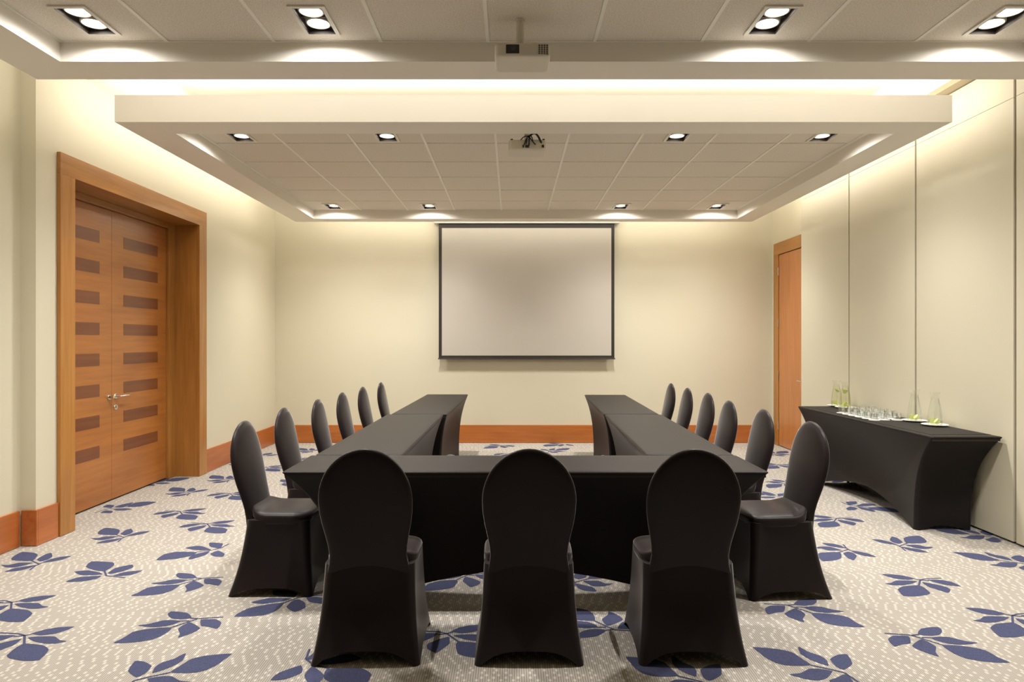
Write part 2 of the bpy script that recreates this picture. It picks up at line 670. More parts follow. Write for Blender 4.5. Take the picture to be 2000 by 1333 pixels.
# ------------------------------------------------------------------ walls
T = 0.30
D1 = dict(y0=5.205, y1=7.315, z=2.705)      # rough opening of the double door
m = MB()
m.box(XL - T - 0.3, XL, D1['y1'], YB + 0.1, 0, Z_CEIL)
m.box(XL - T - 0.3, XL, 4.83, D1['y0'], 0, Z_CEIL)
m.box(XL - T - 0.3, XL, D1['y0'], D1['y1'], D1['z'], Z_CEIL)
m.box(XL2 - T - 0.19, XL2, YF, 4.83, 0, Z_CEIL)
tag(m.build('wall_left', M['wall']), kind='structure', label='cream painted wall with the double door')
m = MB()
m.box(XL, 4.1, YB, YB + 0.15, 0, Z_CEIL)
tag(m.build('wall_back', M['wall']), kind='structure', label='cream painted wall behind the projection screen')
m = MB()
m.box(-4.0, 4.1, YF - 0.15, YF, 0, Z_CEIL)
tag(m.build('wall_front', wood('added_dark_rear_finish', srgb(70, 40, 22), srgb(104, 62, 34), 2)), kind='structure')  # dark wood finish invented for this unseen wall, to cut bounce from behind

Y_END = 8.446
D2 = dict(y0=8.47, y1=9.47, z=2.69)
m = MB()
m.box(XR, XR + 0.2, D2['y1'], YB, 0, Z_CEIL)
m.box(XR, XR + 0.2, Y_END, D2['y0'], 0, Z_CEIL)
m.box(XR, XR + 0.2, D2['y0'], D2['y1'], D2['z'], Z_CEIL)
m.box(XP + 0.045, XR + 0.2, YF, Y_END, 0.03, Z_CEIL)
wr = tag(m.build('wall_right', M['wall']), kind='structure', label='cream wall with folding partition panels and single door')
GAP = 0.026
edges = [Y_END]
while edges[-1] > YF + 0.1:
    edges.append(max(edges[-1] - 1.2 + 0.004, YF))
ZJ = 3.19
for k, (a, b) in enumerate(zip(edges[:-1], edges[1:])):
    y1 = a - (GAP / 2 if k else 0)
    y0 = b + GAP / 2
    p = MB().box(XP, XP + 0.045, y0, y1, 0.016, ZJ - 0.0015).build('partition_panel', M['partition'], wr)
    MB().box(XP, XP + 0.045, y0, y1, ZJ + 0.0015, 3.468).build('partition_header', M['partition'], wr)
    if k:
        s = MB()
        s.box(XP + 0.012, XP + 0.044, a - GAP / 2 + 0.001, a - 0.004, 0.03, 3.46)
        s.box(XP + 0.012, XP + 0.044, a + 0.004, a + GAP / 2 - 0.001, 0.03, 3.46)
        s.box(XP + 0.030, XP + 0.044, a - 0.004, a + 0.004, 0.03, 3.46)
        s.build('seam_profile', M['alu'], wr)
g = MB()
ys = edges[3]
g.rings([[(XP + 0.010 + 0.006 * math.cos(q * PI / 3), ys - 0.006 + 0.005 * math.sin(q * PI / 3) - 0.002 * (1 - abs(z)), 1.42 + 0.085 * z) for q in range(6)] for z in (-1, -0.6, -0.2, 0.2, 0.6, 1)])
g.build('seal_bulge', M['black_plastic'], wr)
MB().box(XP - 0.10, XP + 0.03, YF, Y_END, 3.475, 3.515).build('partition_track', M['track'], wr)
MB().box(XP + 0.02, XP + 0.06, YF, Y_END - 0.02, 0.002, 0.028).build('bottom_seal', M['dark'], wr)


def baseboard(name, segs, mat, label=None):
    m = MB()
    for (x0, x1, y0, y1) in segs:
        m.box(x0, x1, y0, y1, 0.002, 0.255)
    o = m.build(name, mat)
    bv = o.modifiers.new('bevel', 'BEVEL')
    bv.width = 0.003
    bv.segments = 2
    tag(o, label, kind='structure')


BT = 0.018
baseboard('baseboard_back', [(XL + BT, XR, YB - BT, YB)], M['wood_x'], 'reddish wood baseboard under the screen wall')
baseboard('baseboard_left', [(XL, XL + BT, 7.47, YB), (XL, XL + BT, 4.83, 5.045), (XL2 + BT, XL + BT, 4.812, 4.83), (XL2, XL2 + BT, YF, 4.804)], M['wood_base'], 'reddish wood baseboard along the left wall')
baseboard('baseboard_right', [(XR - BT, XR, 9.60, YB - BT)], M['wood_base'])
baseboard('baseboard_front', [(XL2 + BT, XP, YF, YF + BT)], M['wood_x'])


# ------------------------------------------------------------------ double door on the left
def bev(o, wd=0.003):
    b = o.modifiers.new('bevel', 'BEVEL')
    b.width = wd
    b.segments = 2
    return o


d1 = empty('door_1', (XL, 6.26, 0), label='double door of cherry veneer with dark inlaid bars and deep frame', kind='structure')


def dpart(mb, name, mat, parent=d1, lab=None, smooth=None):
    """mesh written in world coordinates, moved under the door's empty"""
    mb.v = [(x - XL, y - 6.26, z) for x, y, z in mb.v]
    o = mb.build(name, mat, parent, smooth)
    if lab:
        o['label'] = lab
    return o


XT = XL + 0.03
bev(dpart(MB().box(XL + 0.001, XT, 5.05, 5.222, 0.002, 2.69), 'architrave', M['wood_z']))
bev(dpart(MB().box(XL + 0.001, XT, 7.298, 7.47, 0.002, 2.69), 'architrave', M['wood_z']))
bev(dpart(MB().box(XL + 0.001, XT, 5.05, 7.47, 2.69, 2.853), 'architrave', M['wood_y']))
XD = -3.63
dpart(MB().box(-3.72, XL + 0.001, 5.205, 5.222, 0.002, 2.69), 'jamb_lining', M['wood_z'])
dpart(MB().box(-3.72, XL + 0.001, 7.298, 7.315, 0.002, 2.69), 'jamb_lining', M['wood_z'])
dpart(MB().box(-3.72, XL + 0.001, 5.205, 7.315, 2.69, 2.705), 'jamb_lining', M['wood_y'])
bev(dpart(MB().box(-3.72, -3.60, 7.165, 7.297, 0.002, 2.69), 'inner_frame', M['wood_z']))
bev(dpart(MB().box(-3.72, -3.60, 5.223, 5.245, 0.002, 2.69), 'inner_frame', M['wood_z']))
bev(dpart(MB().box(-3.72, -3.60, 5.245, 7.165, 2.632, 2.69), 'inner_frame', M['wood_y']))
dpart(MB().box(-3.76, -3.72, 5.205, 7.315, 0.0, 2.70), 'dark_backing', M['dark'])
leafs = []
for (a, b, i0, i1) in ((5.249, 6.186, 5.39, 6.005), (6.190, 7.160, 6.378, 6.99)):
    lf = dpart(MB().box(-3.675, XD, a, b, 0.016, 2.628), 'door_leaf', M['wood_leaf'])
    leafs.append(lf)
    for k in range(8):
        zc = 0.476 + 0.27 * k
        dpart(MB().box(XD - 0.004, XD + 0.0015, i0, i1, zc - 0.054, zc + 0.054), 'inlay_bar', M['inlay'], lf)


def rosette(yc, zc, x, r=0.026, d=0.009):
    m = MB()
    rs = []
    for (rr, xx) in ((r, 0), (r, d * 0.7), (r * 0.9, d), (r * 0.3, d)):
        rs.append([(x + xx, yc + rr * math.cos(2 * PI * i / 20), zc + rr * math.sin(2 * PI * i / 20)) for i in range(20)])
    return m.rings(rs)


yh = 6.245
m = rosette(yh, 0.945, XD)
m.tube([(XD, yh, 0.945), (XD + 0.05, yh, 0.945), (XD + 0.058, yh + 0.012, 0.945), (XD + 0.058, yh + 0.12, 0.947)], 0.0085, 10)
dpart(m, 'lever_handle', M['steel'], leafs[1], smooth=40)
m = rosette(yh, 0.845, XD)
m.box(XD + 0.008, XD + 0.014, yh - 0.004, yh + 0.004, 0.835, 0.862)
dpart(m, 'lock_cylinder', M['steel'], leafs[1], smooth=40)
m = rosette(6.14, 0.945, XD, 0.024, 0.012)
m.box(XD + 0.01, XD + 0.045, 6.135, 6.16, 0.933, 0.957)
dpart(m, 'lever_handle', M['steel'], leafs[0], smooth=40)

# ------------------------------------------------------------------ single door at the right end
d2 = empty('door_2', (XR, 8.98, 0), label='single orange-brown wooden door beside the end of the folding partition', kind='structure')


def d2part(mb, name, mat, parent=d2, lab=None, smooth=None):
    mb.v = [(x - XR, y - 8.98, z) for x, y, z in mb.v]
    o = mb.build(name, mat, parent, smooth)
    if lab:
        o['label'] = lab
    return o


bev(d2part(MB().box(XR - 0.022, XR - 0.001, 9.435, 9.60, 0.002, 2.645), 'architrave', M['wood_z']))
bev(d2part(MB().box(XR - 0.022, XR - 0.001, 8.452, 8.51, 0.002, 2.645), 'architrave', M['wood_z']))
bev(d2part(MB().box(XR - 0.022, XR - 0.001, 8.452, 9.60, 2.645, 2.81), 'architrave', M['wood_y']))
d2part(MB().box(XR + 0.05, XR + 0.10, 8.471, 9.469, 0.001, 2.689), 'dark_backing', M['dark'])
lf2 = d2part(MB().box(XR - 0.012, XR + 0.03, 8.516, 9.423, 0.012, 2.636), 'door_leaf', wood('single_door_veneer', srgb(170, 106, 56), srgb(198, 134, 80), 2, 0.35))
for z in (2.41, 1.70, 0.985, 0.283):
    m = MB()
    m.lathe([(0.008, -0.055), (0.008, 0.055)], 10, (XR - 0.020, 9.429, z))
    d2part(m, 'hinge', M['steel'], lf2, smooth=40)
m = MB()
m.tube([(XR - 0.012, 8.58, 0.94), (XR - 0.062, 8.58, 0.94), (XR - 0.068, 8.595, 0.94), (XR - 0.068, 8.70, 0.942)], 0.0085, 8)
m.v += []
m.box(XR - 0.02, XR - 0.011, 8.555, 8.605, 0.915, 0.965)
m.box(XR - 0.02, XR - 0.011, 8.565, 8.595, 0.82, 0.865)
d2part(m, 'lever_handle', M['steel'], lf2, smooth=40)

# ------------------------------------------------------------------ ceiling: upper slab, trays, tiles
m = MB().box(-4.0, 4.1, YF - 0.15, YB + 0.15, Z_CEIL, Z_CEIL + 0.1)
ceil = tag(m.build('ceiling', M['plaster']), kind='structure', label='cream upper ceiling above the two dropped trays')
HOLE = (0.075, 0.145)
COLX = (-2.247, -1.04, 1.371, 2.577)
NEAR_ROWS = (3.60,)
FAR_ROWS = (5.61, 8.555)
LIGHTS = [(x, y, 'near') for y in NEAR_ROWS for x in COLX] + [(x, y, 'far') for y in FAR_ROWS for x in COLX]


def tray(Tr, rows0, step, sgn):
    m = MB()
    x0, x1, y0, y1 = Tr['x0'], Tr['x1'], Tr['y0'], Tr['y1']
    a0, a1, b0, b1 = Tr['ix0'], Tr['ix1'], Tr['iy0'], Tr['iy1']
    # one ring-shaped solid
    o_ = [(x0, y0), (x1, y0), (x1, y1), (x0, y1)]
    i_ = [(a0, b0), (a1, b0), (a1, b1), (a0, b1)]
    ob = [m.vert((p[0], p[1], Z_SOFFIT)) for p in o_]
    ib = [m.vert((p[0], p[1], Z_SOFFIT)) for p in i_]
    ot = [m.vert((p[0], p[1], Z_TRAYTOP)) for p in o_]
    it = [m.vert((p[0], p[1], Z_TRAYTOP - 0.012)) for p in i_]
    for i in range(4):
        j = (i + 1) % 4
        m.face((ob[j], ob[i], ib[i], ib[j]))
        m.face((ob[i], ob[j], ot[j], ot[i]))
        m.face((ib[j], ib[i], it[i], it[j]))
    m.face(ot)
    m.face(list(reversed(it)))
    tr = m.build('ceiling_tray', M['plaster'], ceil)
    # grid bars
    BW = 0.010
    xs = [0.165 - 0.3015 - 0.603 * 4 + 0.603 * k for k in range(10)]
    ys = []
    y = rows0
    while b0 - 0.7 < y < b1 + 0.7:
        ys.append(y)
        y += step * sgn
    ys = sorted(ys)
    if ys[0] > b0:
        ys = [b0 - 0.05] + ys
    if ys[-1] < b1:
        ys = ys + [b1 + 0.05]
    g = MB()
    for x in xs:
        g.box(max(x - BW, a0), min(x + BW, a1), b0, b1, Z_TILE - 0.001, Z_TILE + 0.02)
    for y in ys[1:-1]:
        for xa, xb in zip(xs[:-1], xs[1:]):
            g.box(xa + BW, xb - BW, y - 0.0085, y + 0.0085, Z_TILE + 0.014, Z_TILE + 0.02)
    g.box(a0, a1, b0, b0 + 0.012, Z_TILE - 0.0005, Z_TILE + 0.02)
    g.box(a0, a1, b1 - 0.012, b1, Z_TILE - 0.0005, Z_TILE + 0.02)
    if xs[0] - a0 > 0.012:
        g.box(a0, xs[0] - BW, b0, b1, Z_TILE - 0.0005, Z_TILE + 0.02)
    if a1 - xs[-1] > 0.012:
        g.box(xs[-1] + BW, a1, b0, b1, Z_TILE - 0.0005, Z_TILE + 0.02)
    g.build('ceiling_grid', M['grid'], tr)
    full = {}
    for xa, xb in zip(xs[:-1], xs[1:]):
        for ya, yb in zip(ys[:-1], ys[1:]):
            y_lo, y_hi = max(ya + 0.0085, b0 + 0.0125), min(yb - 0.0085, b1 - 0.0125)
            x_lo, x_hi = xa + BW + 0.0005, xb - BW - 0.0005
            if y_hi - y_lo < 0.02:
                continue
            hit = [(lx, ly) for lx, ly, _ in LIGHTS if x_lo < lx < x_hi and y_lo < ly < y_hi]
            cx, cy = (x_lo + x_hi) / 2, (y_lo + y_hi) / 2
            hx, hy = (x_hi - x_lo) / 2, (y_hi - y_lo) / 2
            zt = (Z_TILE + 0.003, Z_TILE + 0.016)
            if hit:
                lx, ly = hit[0][0] - cx, hit[0][1] - cy
                t = MB()
                t.box(-hx, lx - HOLE[0], -hy, hy, 0, 0.013)
                t.box(lx + HOLE[0], hx, -hy, hy, 0, 0.013)
                t.box(lx - HOLE[0], lx + HOLE[0], -hy, ly - HOLE[1], 0, 0.013)
                t.box(lx - HOLE[0], lx + HOLE[0], ly + HOLE[1], hy, 0, 0.013)
                me = t.mesh('ceiling_tile', M['tile'])
            else:
                k = (round(hx, 4), round(hy, 4))
                if k not in full:
                    full[k] = MB().box(-hx, hx, -hy, hy, 0, 0.013).mesh('ceiling_tile', M['tile'])
                me = full[k]
            part('ceiling_tile', me, tr, (cx, cy, zt[0]))
    return tr


tray(NEAR, NEAR['iy1'] - 0.6025, 0.6025, -1)
tray(FAR, FAR['iy0'] + 0.035 + 0.6025, 0.6025, 1)

# ------------------------------------------------------------------ downlights
trim_m = MB()
ho, hi = (0.095, 0.165), (0.0745, 0.1445)
for (z0, z1) in ((-0.006, 0.0025),):
    trim_m.box(-ho[0], -hi[0], -ho[1], ho[1], z0, z1)
    trim_m.box(hi[0], ho[0], -ho[1], ho[1], z0, z1)
    trim_m.box(-hi[0], hi[0], -ho[1], -hi[1], z0, z1)
    trim_m.box(-hi[0], hi[0], hi[1], ho[1], z0, z1)
ME_TRIM = trim_m.mesh('trim_frame', M['white_paint'])
b = MB()
w_, l_ = 0.0743, 0.1443
b.box(-w_, -w_ + 0.002, -l_, l_, -0.0058, 0.07)
b.box(w_ - 0.002, w_, -l_, l_, -0.0058, 0.07)
b.box(-w_, w_, -l_, -l_ + 0.002, -0.0058, 0.07)
b.box(-w_, w_, l_ - 0.002, l_, -0.0058, 0.07)
b.box(-w_, w_, -l_, l_, 0.068, 0.07)
b.box(-w_ + 0.002, w_ - 0.002, -0.003, 0.003, 0.02, 0.068)
ME_BOX = b.mesh('housing', plain('downlight_housing', (0.035, 0.026, 0.02, 1), 0.5, 0.1, 10))
LZ = 0.022
ME_LENS = MB().lathe([(0.0555, LZ + 0.012), (0.0555, LZ + 0.003), (0.051, LZ), (0.02, LZ - 0.001)], 28).mesh('lamp', M['lamp'], 50)
ME_RING = MB().lathe([(0.0565, LZ + 0.014), (0.0565, LZ - 0.004), (0.0590, LZ - 0.008), (0.0655, LZ - 0.006), (0.0670, LZ), (0.0670, LZ + 0.014)], 28, cap0=False, cap1=False).mesh('gimbal_ring', M['white_paint'], 50)
NAMES = {0: 'far left', 1: 'inner left', 2: 'inner right', 3: 'far right'}
side = ('leftmost', 'second from the left', 'third from the left', 'rightmost')
for (x, y, tn) in LIGHTS:
    i = COLX.index(x)
    if tn == 'near' and y > 3:
        lab, grp = 'twin recessed downlight, %s of four in the near ceiling tray' % side[i], 'downlights of the near ceiling tray'
    elif y < 6:
        lab, grp = 'recessed downlight, %s in the front row of the far ceiling tray' % side[i], 'downlights in the front row of the far tray'
    else:
        lab, grp = 'recessed downlight, %s in the row by the screen' % side[i], 'downlights in the row by the screen'
    e = empty('recessed_downlight', (x, y, Z_TILE), 0, lab, 'downlight', grp)
    part('trim_frame', ME_TRIM, e)
    part('housing', ME_BOX, e)
    for s in (-1, 1):
        r = part('gimbal_ring', ME_RING, e, (0, s * 0.068, 0))
        part('lamp', ME_LENS, r, (0, 0, 0))
        for watts, size in ((SPOT_W, 118), (SPILL_W, 172)):
            l = bpy.data.lights.new('downlight_beam', 'SPOT')
            l.energy = watts
            l.color = WARM
            l.spot_size = math.radians(size)
            l.spot_blend = 1.0
            l.shadow_soft_size = 0.03
            lo = bpy.data.objects.new('downlight_beam', l)
            lo.location = (x, y + s * 0.068, Z_TILE + LZ - 0.012)
            COL.objects.link(lo)

# ------------------------------------------------------------------ projection screen
sc = empty('projection_screen', (0.2055, 9.62, 3.15), 0, 'white pull-down projection screen with black border hanging on the back wall', 'screen')
sx0, sx1 = -1.032 - 0.2055, 1.443 - 0.2055
zb, zt = 1.205 - 3.15, 3.105 - 3.15
MB().box(sx0 + 0.043, sx1 - 0.043, -0.002, 0.0, zb + 0.04, zt - 0.062).build('screen_sheet', M['screen_white'], sc)
m = MB()
m.box(sx0, sx0 + 0.043, -0.003, 0.001, zb, zt)
m.box(sx1 - 0.043, sx1, -0.003, 0.001, zb, zt)
m.box(sx0 + 0.043, sx1 - 0.043, -0.003, 0.001, zb, zb + 0.04)
m.box(sx0 + 0.043, sx1 - 0.043, -0.003, 0.001, zt - 0.062, zt)
m.build('black_border', M['screen_black'], sc)
m = MB()
m.rings([[(x, 0.011 * math.cos(q * PI / 6), zb - 0.004 + 0.009 * math.sin(q * PI / 6)) for q in range(12)] for x in (sx0 - 0.01, sx1 + 0.01)])
m.build('bottom_bar', M['screen_black'], sc, 50)
m = MB().box(sx0 - 0.07, sx1 + 0.07, -0.05, 0.075, zt, zt + 0.11)
bev(m.build('roller_housing', M['white_paint'], sc), 0.012)

# ------------------------------------------------------------------ projectors
pr = empty('projector', (0.054, 3.60, 2.906), 0, 'cream projector on a ceiling pole with its lens towards the viewer', 'projector', 'ceiling projectors')
m = MB().rbox(0.144, 0.112, 0.037, 9, 14, (0, 0, 0.037))
m.build('body', M['projector'], pr, 60)
m = MB().box(-0.086, -0.016, -0.1135, -0.08, 0.014, 0.062)
lens = bev(m.build('lens_window', M['black_plastic'], pr), 0.004)
m = MB()
rs = []
for (r, yy) in ((0.019, -0.1130), (0.019, -0.117), (0.015, -0.117), (0.013, -0.1145), (0.004, -0.1142)):
    rs.append([(-0.05 + r * math.cos(2 * PI * i / 18), yy, 0.040 + r * math.sin(2 * PI * i / 18)) for i in range(18)])
m.rings(list(reversed(rs)))
m.build('lens', plain('lens_glass', (0.04, 0.04, 0.055, 1), 0.08), lens, 50)
m = MB()
m.m = 0
m.box(0.078, 0.133, -0.1126, -0.07, 0.010, 0.062)
gr = m.build('vent_recess', M['black_plastic'], pr)
m = MB()
for k in range(5):
    m.box(0.078 + k * 0.013, 0.081 + k * 0.013, -0.1142, -0.1120, 0.010, 0.062)
for k in range(6):
    m.box(0.078, 0.133, -0.1140, -0.1120, 0.010 + k * 0.0099, 0.0125 + k * 0.0099)
m.build('vent_bars', M['projector'], gr)
m = MB().lathe([(0.021, 0.07), (0.021, Z_TILE - 2.906 - 0.004)], 20, (-0.011, 0.0, 0))
m.lathe([(0.026, Z_TILE - 2.906 - 0.006), (0.026, Z_TILE - 2.906 + 0.001)], 24, (-0.011, 0.0, 0))
m.build('ceiling_pole', M['white_paint'], pr, 40)
m = MB()
for sx in (-0.09, -0.03, 0.05):
    m.box(sx, sx + 0.022, -0.075, 0.06, 0.066, 0.084)
m.box(-0.09, 0.072, -0.02, 0.02, 0.076, 0.088)
m.build('mount_bracket', M['black_plastic'], pr)

p2 = empty('projector', (0.119, 5.42, 2.937), 0, 'cream projector with dangling black cables, its back towards the viewer', 'projector', 'ceiling projectors')
m = MB().rbox(0.147, 0.12, 0.041, 9, 14, (0, 0, 0.041))
m.build('body', M['projector'], p2, 60)
m = MB().box(-0.137, 0.137, -0.1205, -0.09, 0.006, 0.076)
bev(m.build('connector_panel', plain('pale_connector_panel', (0.78, 0.74, 0.60, 1), 0.4), p2), 0.003)
m = MB().box(-0.13, 0.16, -0.09, 0.09, Z_TILE - 2.937 - 0.012, Z_TILE - 2.937)
m.box(-0.02, 0.02, -0.02, 0.02, 0.08, Z_TILE - 2.937 - 0.011)
m.build('ceiling_mount', M['white_paint'], p2)


def cable(x0, x1, z1, sag, r):
    pts = []
    for k in range(9):
        t = k / 8
        pts.append((x0 + (x1 - x0) * t, -0.10 - 0.045 * math.sin(PI * t), 0.108 * (1 - t) + z1 * t + sag * math.sin(PI * t)))
    return pts


for (x1, z1, sag, r) in ((-0.03, 0.025, 0.01, 0.005), (-0.012, 0.024, 0.025, 0.004), (0.012, 0.024, -0.01, 0.006), (0.05, 0.045, 0.015, 0.004), (0.07, 0.040, -0.02, 0.0045), (0.120, 0.030, 0.045, 0.008), (-0.06, 0.070, 0.005, 0.004)):
    MB().tube(cable(0.015, x1, z1, sag, r), r, 8).build('cable', M['black_plastic'], p2, 60)
for (x, w2) in ((-0.038, 0.012), (-0.016, 0.03), (0.111, 0.018)):
    MB().box(x, x + w2, -0.132, -0.118, 0.016, 0.034).build('plug', M['black_plastic'], p2)
for sx in (-0.13, 0.118):
    MB().box(sx, sx + 0.018, -0.10, 0.05, 0.078, 0.090).build('mount_bracket', M['black_plastic'], p2)


# ------------------------------------------------------------------ stretch covers
def ring_xy(a, b, r, nl, ns):
    """rounded rectangle; returns (x, y, m, side) with m = 0 mid-side .. 1 corner"""
    out = []
    cs = [(-1, -1), (1, -1), (1, 1), (-1, 1)]
    for k in range(4):
        n = nl if k % 2 == 0 else ns
        half = (a - r) if k % 2 == 0 else (b - r)
        for i in range(n):
            s = math.sin(((i + 0.5) / n * 2 - 1) * PI / 2)
            if k == 0:
                out.append((s * half, -b, abs(s), 0))
            elif k == 1:
                out.append((a, s * half, abs(s), 1))
            elif k == 2:
                out.append((-s * half, b, abs(s), 0))
            else:
                out.append((-a, -s * half, abs(s), 1))
        cx, cy = cs[(k + 1) % 4]
        a0 = (-PI / 2, 0, PI / 2, PI)[k]
        for i in range(5):
            q = a0 + (i / 4) * PI / 2
            out.append((cx * (a - r) + r * math.cos(q), cy * (b - r) + r * math.sin(q), 1.0, 2))
    return out


def table_cover(L, W, ht, inset_l, inset_w, arch_l, arch_w, bow=0.12):
    m = MB()
    rs = []
    for (dz, dd) in ((0.0, 0.06), (0.0, 0.012), (0.0012, 0.005), (0.005, 0.001)):
        rs.append([(x, y, ht - dz) for x, y, _, _ in ring_xy(L / 2 - dd, W / 2 - dd, 0.012, 22, 12)])
    N = 18
    for k in range(N + 1):
        t = (k / N) ** 1.25
        f = 1 - (1 - t) ** 3.2
        a, b_ = L / 2 - inset_l * f, W / 2 - inset_w * f
        r = 0.012 + 0.02 * t
        ring = []
        for x, y, mm, sd in ring_xy(a, b_, r, 22, 12):
            arch = arch_l if sd == 0 else (arch_w if sd == 1 else 0)
            hem = arch * (1 - mm ** 1.6)
            z = (ht - 0.008) * (1 - t) + (hem + 0.001) * t
            g = math.sin(PI * min(1, t * 0.75)) * bow * (1 - mm ** 2)
            if sd == 0:
                y -= math.copysign(g * 0.8, y)
            elif sd == 1:
                x -= math.copysign(g * 0.3, x)
            ring.append((x, y, z))
        rs.append(ring)
    m.rings(rs, cap0=True, cap1=False)
    # orientation: rings run top to bottom
    m.f = [tuple(reversed(q)) for q in m.f]
    return m


HT = 0.755


def covered_table(cx, cy, rz, L, W, label, group, arch=0.145, iw=0.09):
    e = empty('covered_table', (cx, cy, 0), rz, label, 'table', group)
    table_cover(L, W, HT, 0.27, iw, arch, 0.03).build('stretch_cover', M['tablespandex'], e, 50)
    m = MB().box(-L / 2 + 0.012, L / 2 - 0.012, -W / 2 + 0.012, W / 2 - 0.012, HT - 0.034, HT - 0.0035)
    m.build('tabletop', M['dark'], e)
    for sx in (-1, 1):
        for sy in (-1, 1):
            MB().lathe([(0.014, 0.004), (0.014, HT - 0.035)], 10, (sx * (L / 2 - 0.31), sy * (W / 2 - 0.13), 0)).build('table_leg', M['black_plastic'], e)
    return e


G = 'black stretch-covered meeting tables'
covered_table(0.071, 3.890, 0, 2.59, 0.528, 'long table under black stretch cover, crossing the near end of the U', G, 0.185)
covered_table(-0.926, 5.318, PI / 2 - 0.008, 2.30, 0.535, 'black-covered table forming the near half of the left arm', G)
covered_table(-0.862, 7.690, PI / 2 - 0.018, 2.42, 0.535, 'black-covered table forming the far half of the left arm', G)
covered_table(1.118, 5.318, PI / 2 - 0.024, 2.29, 0.535, 'black-covered table forming the near half of the right arm', G)
covered_table(1.168, 7.660, PI / 2 - 0.028, 2.33, 0.525, 'black-covered table forming the far half of the right arm', G)
covered_table(3.305, 6.115, PI / 2, 2.33, 0.515, 'black-covered refreshment table standing against the folding partition', G, 0.16, 0.04)


# ------------------------------------------------------------------ chairs
def make_chair():
    e = empty('covered_chair', (0, 0, 0), 0, 'x', 'chair')
    # skirt
    rs = []
    N = 16
    for k in range(N + 1):
        t = k / N
        g = 0.42 * t + 0.58 * t ** 3.0
        gb = 0.55 * t + 0.45 * t ** 2.5
        a = 0.207 + 0.038 * g
        yb = -0.178 - 0.090 * gb
        yf = 0.188 + 0.026 * g
        cy, b_ = (yf + yb) / 2, (yf - yb) / 2
        ring = []
        for x, y, mm, sd in ring_xy(a, b_, 0.045 - 0.018 * t, 14, 14):
            hem = (0.068 if sd == 0 else 0.05 if sd == 1 else 0) * (1 - mm ** 3.5)
            z = 0.425 * (1 - t) + (hem + 0.0008) * t
            q = math.sin(PI * t) * 0.010 * (1 - mm ** 2)
            if sd == 0:
                y -= math.copysign(q, y)
            elif sd == 1:
                x -= math.copysign(q, x)
            ring.append((x, y + cy, z))
        rs.append(ring)
    m = MB().rings(rs, True, False)
    m.f = [tuple(reversed(q)) for q in m.f]
    m.build('skirt', M['spandex'], e, 70)
    # seat
    def crown(q):
        x, y, z = q
        if z > 0.42:
            z += 0.010 * (1 - (x / 0.23) ** 2) * (1 - ((y - 0.01) / 0.22) ** 2)
        else:
            # lower seam arches up between the corners
            z += 0.012 * (1 - (x / 0.23) ** 2) + 0.0
        # the cover sweeps up from the seat into the backrest
        u = min(1.0, max(0.0, (-y - 0.065) / 0.115))
        lift = u * u
        if z > 0.40:
            z += 0.055 * lift
        return (x * (1.0 + 0.03 * (y / 0.25)) * (1 - 0.20 * lift), y, z)
    MB().rbox(0.2115, 0.190, 0.040, 4.5, 14, (0, 0.010, 0.425), crown).build('seat', M['spandex'], e, 75)
    # backrest: closed outline, puffed
    out = []
    for k in range(25):            # crown, right to left
        q = PI * k / 24
        out.append((0.211 * math.cos(q), 0.735 + 0.236 * math.sin(q)))
    lower = [(-0.2085, 0.68), (-0.2005, 0.625), (-0.189, 0.57), (-0.180, 0.52), (-0.176, 0.47), (-0.183, 0.42), (-0.196, 0.37), (-0.205, 0.33)]
    out += lower
    for k in range(1, 8):
        x = -0.205 + 0.41 * k / 8
        out.append((x, 0.33))
    out += [(-x, z) for x, z in reversed(lower)]
    n = len(out)
    c = (0, 0.62)

    def yc(z):
        return -0.150 - (z - 0.37) * 0.205 - 0.010 * math.sin(PI * min(1, max(0, (z - 0.37) / 0.6)))
    TH = 0.0235

    def ring(sc_, side_):
        th = TH * (1 - sc_ ** 9) ** 0.42 if sc_ < 1 else 0
        pts = []
        for (x, z) in out:
            px, pz = c[0] + (x - c[0]) * sc_, c[1] + (z - c[1]) * sc_
            dish = -0.020 * (px / 0.21) ** 2 + 0.008     # gentle wrap, edges towards the rear
            pts.append((px, yc(pz) + side_ * th + dish, pz))
        return pts
    scs = [0.12, 0.3, 0.5, 0.68, 0.82, 0.9, 0.95, 0.98, 0.993]
    rs = [ring(s, 1) for s in scs] + [ring(1.0, 0)] + [ring(s, -1) for s in reversed(scs)]
    m = MB().rings(rs, True, True)
    m.build('backrest', M['spandex'], e, 80)
    return e


proto = make_chair()
used = False


def place_chair(x, y, rz, label, group):
    global used
    o = proto if not used else copy_tree(proto)
    used = True
    o.location = (x, y, 0)
    o.rotation_euler = (0, 0, rz)
    o['label'] = label
    o['group'] = group


R = math.radians
gn = 'covered chairs at the near table'
place_chair(-0.658, 3.300, R(0.5), 'black-covered chair seen from behind, left one at the near table', gn)
place_chair(0.077, 3.300, R(0), 'black-covered chair seen from behind, middle one at the near table', gn)
place_chair(0.815, 3.300, R(-0.5), 'black-covered chair seen from behind, right one at the near table', gn)
ordn = ('nearest of six', 'second of six from the viewer', 'third of six from the viewer', 'fourth of six from the viewer', 'fifth of six from the viewer', 'farthest of six')
gl = 'covered chairs along the left arm'
gr_ = 'covered chairs along the right arm'
left = ((475, 823), (553, 797), (620, 780), (667, 767), (707, 756), (743, 747))
right = ((1585, 825), (1489, 800), (1422, 783), (1379, 768), (1333, 758), (1304, 749))
for i, (px, py) in enumerate(left):
    y = F * (H - 0.967) / (py - 666)
    x = (px - 1000) * y / F
    place_chair(x + 0.270, y, R(-90 + (0, 1, 2, 0, -1, 0)[i]), 'black-covered chair, %s along the left arm of tables' % ordn[i], gl)
